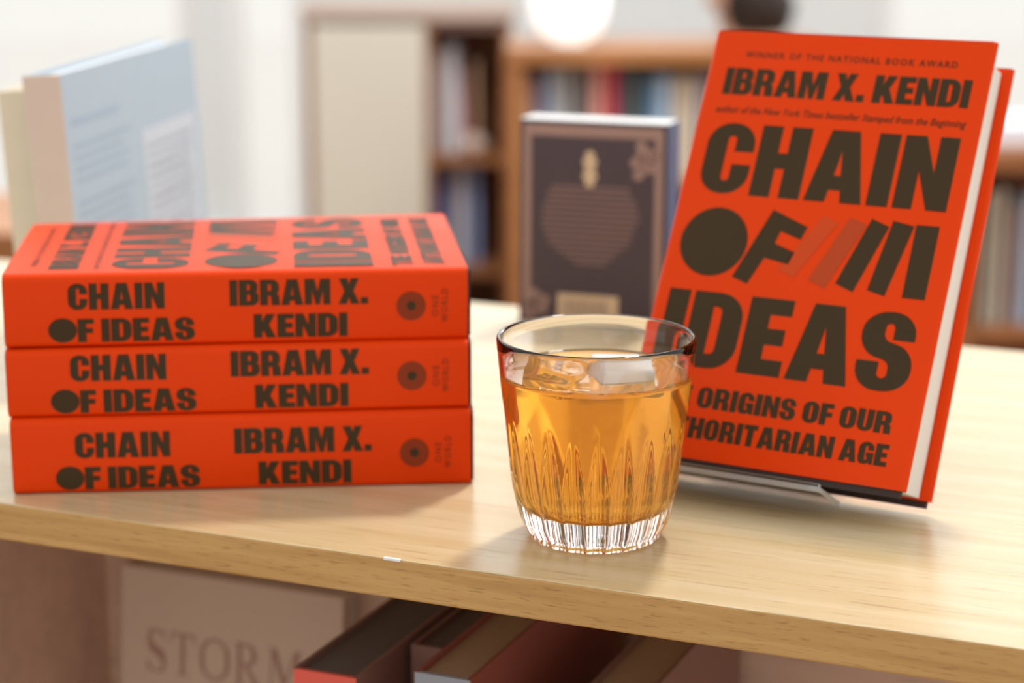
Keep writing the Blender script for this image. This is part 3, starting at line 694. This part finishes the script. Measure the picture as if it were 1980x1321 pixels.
# bookcase at the right edge
aC, WC, HC, zC = low_case(1868, 2300, 292, 3.7, 640, 'brown low bookcase at the right edge, beyond the leaning orange hardcover', M_FARD, M_FARD)
gC = 'books in the brown bookcase at the right edge'
book_row(gC, 3.76, [(1904, 1930, 372, (196, 190, 172), 'off-white book at the left end of the brown bookcase at the right edge', 0), (1931, 1952, 366, (206, 200, 186), 'cream book, second in the brown bookcase at the right edge', 0), (1953, 1972, 400, (170, 140, 130), 'dusty pink book, third in the brown bookcase at the right edge', 0), (1973, 2010, 380, (160, 176, 196), 'pale blue book cut by the right edge of the photo', 0)], zC)
p = at(1985, 280, 3.8); m = MB()
for k in range(8): m.box((-.10+random.uniform(-.004, .004), -.07, .0045*k), (.12+random.uniform(-.004, .004), .1, .0045*k+.0043))
o = m.build('paper_pile', mat('lavender_white_paper', srgb(222, 224, 232), .7, .3, var=.03)); o.location = (p.x+.01, 3.84, HC+.0003)
tag(o, 'pile of pale papers lying on the brown bookcase at the right edge', 'papers')

# low wooden bench far left
Yb = 3.2; a = at(-260, 452, Yb); b = at(120, 452, Yb)
root = empty('low_bench', 'brown wooden bench at the far left, behind the cream spined book', 'bench', Matrix.Translation((a.x, Yb, 0)))
m = MB(); m.box((0, 0, a.z-.05), (b.x-a.x, .4, a.z)); m.build('seat', M_FARW, root)
for x in (.02, b.x-a.x-.07):
    for y in (.02, .33): m = MB(); m.box((x, y, 0), (x+.05, y+.05, a.z-.05)); m.build('leg', M_FARW, root)

# ------------------------------------------------------------------ a seated person, seen from behind and cut by the top of the frame
M_SKIN = mat('skin', srgb(206, 160, 134), .55, .4, var=.04); M_HAIR = mat('dark_hair', srgb(44, 32, 26), .5, .4, var=.2, scale=200); M_SHIRT = mat('white_shirt', srgb(232, 230, 226), .8, .2, var=.03); M_TROU = mat('navy_trousers', srgb(60, 62, 78), .8, .2, var=.05)
def skin(name, nodes, edges, m, parent, root_i=0, sub=2):
    me = bpy.data.meshes.new(name); me.from_pydata([n[0] for n in nodes], edges, []); o = bpy.data.objects.new(name, me); C.objects.link(o); o.parent = parent
    md = o.modifiers.new('skin', 'SKIN'); md.use_smooth_shade = True
    if not me.skin_vertices: 
        bm = bmesh.new(); bm.from_mesh(me); bm.verts.layers.skin.verify(); bm.to_mesh(me); bm.free()
    for i, n in enumerate(nodes):
        r = n[1]; me.skin_vertices[0].data[i].radius = r if isinstance(r, tuple) else (r, r)
    me.skin_vertices[0].data[root_i].use_root = True
    sb = o.modifiers.new('sub', 'SUBSURF'); sb.levels = sub; sb.render_levels = sub
    me.materials.append(m); return o
def person():
    YP = 5.5; p = at(1466, 76, YP)
    root = empty('person', 'person with short dark hair and white shirt seated in the background, seen from behind', 'person', yawed((p.x, YP, 0), radians(48)))
    z = p.z - .985      # the nape comes out where the hair ends
    B = [((0,0,.50+z), (.15,.12)), ((0,.02,.68+z), (.14,.10)), ((0,.03,.84+z), (.15,.10)), ((0,.03,.93+z), (.07,.06)), ((0,.045,.985+z), (.052,.055)), ((0,.06,1.06+z), (.062,.078)), ((0,.065,1.13+z), (.074,.092)), ((0,.06,1.20+z), (.055,.07)),
         ((-.19,.03,.88+z), .05), ((-.23,.06,.64+z), .042), ((-.20,.30,.60+z), .034), ((-.18,.37,.60+z), (.035,.018)), ((.19,.03,.88+z), .05), ((.23,.06,.64+z), .042), ((.20,.30,.60+z), .034), ((.18,.37,.60+z), (.035,.018)),
         ((-.10,.02,.46+z), .085), ((-.12,.42,.46+z), .062), ((-.12,.43,.10), .042), ((-.12,.54,.04), (.04,.03)), ((.10,.02,.46+z), .085), ((.12,.42,.46+z), .062), ((.12,.43,.10), .042), ((.12,.54,.04), (.04,.03))]
    E = [(0,1),(1,2),(2,3),(3,4),(4,5),(5,6),(6,7),(2,8),(8,9),(9,10),(10,11),(2,12),(12,13),(13,14),(14,15),(0,16),(16,17),(17,18),(18,19),(0,20),(20,21),(21,22),(22,23)]
    skin('body', B, E, M_SKIN, root)
    Hh = MB(); prof = [(0, .145), (.040, .138), (.068, .110), (.084, .065), (.088, .02), (.084, -.03), (.074, -.075), (.058, -.098), (0, -.100)]
    Hh.lathe(prof, 28); Hh.v = [(x*1.06, y*1.16 + .028 - (.03 if zz < 0 else 0) , zz*1.08 + 1.105 + z) for x, y, zz in Hh.v]; Hh.build('hair', M_HAIR, root)
    SHN = [((0,0,.50+z), (.165,.135)), ((0,.02,.68+z), (.155,.115)), ((0,.03,.84+z), (.165,.115)), ((0,.03,.935+z), (.078,.068)), ((0,.045,.985+z), (.061,.064)), ((-.19,.03,.88+z), .062), ((-.23,.06,.66+z), .052), ((.19,.03,.88+z), .062), ((.23,.06,.66+z), .052)]
    skin('shirt', SHN, [(0,1),(1,2),(2,3),(3,4),(2,5),(5,6),(2,7),(7,8)], M_SHIRT, root)
    TR = [((0,0,.48+z), (.165,.13)), ((-.10,.02,.46+z), .10), ((-.12,.42,.46+z), .076), ((-.12,.43,.14), .058), ((.10,.02,.46+z), .10), ((.12,.42,.46+z), .076), ((.12,.43,.14), .058)]
    skin('trousers', TR, [(0,1),(1,2),(2,3),(0,4),(4,5),(5,6)], M_TROU, root)
    for s in (-1, 1):
        e = MB(); e.lathe([(0, -.03), (.012, -.024), (.017, 0), (.012, .024), (0, .03)], 12); e.v = [(x*.5 + s*.086, y*1 + .06, zz + 1.10 + z) for x, y, zz in e.v]; e.build('ear', M_SKIN, root)
    nb = MB(); nb.lathe([(0, -.02), (.012, -.014), (.014, -.006), (.006, .02), (0, .026)], 12); nb.v = [(x, y + .158, zz + 1.08 + z) for x, y, zz in nb.v]; nb.build('nose', M_SKIN, root)
    st = empty('stool', 'round wooden stool under the seated person', 'stool', Matrix.Translation((p.x, YP, 0)))
    sz = .50 + z - .135
    m = MB(); m.lathe([(0, sz), (.17, sz), (.17, sz-.03), (0, sz-.03)], 32); m.build('seat', M_FARW, st)
    for k in range(4):
        a = pi/4 + k*pi/2; m = MB(); m.box((.11*cos(a)-.014, .11*sin(a)-.014, 0), (.11*cos(a)+.014, .11*sin(a)+.014, sz-.03)); m.build('leg', M_FARW, st)
person()
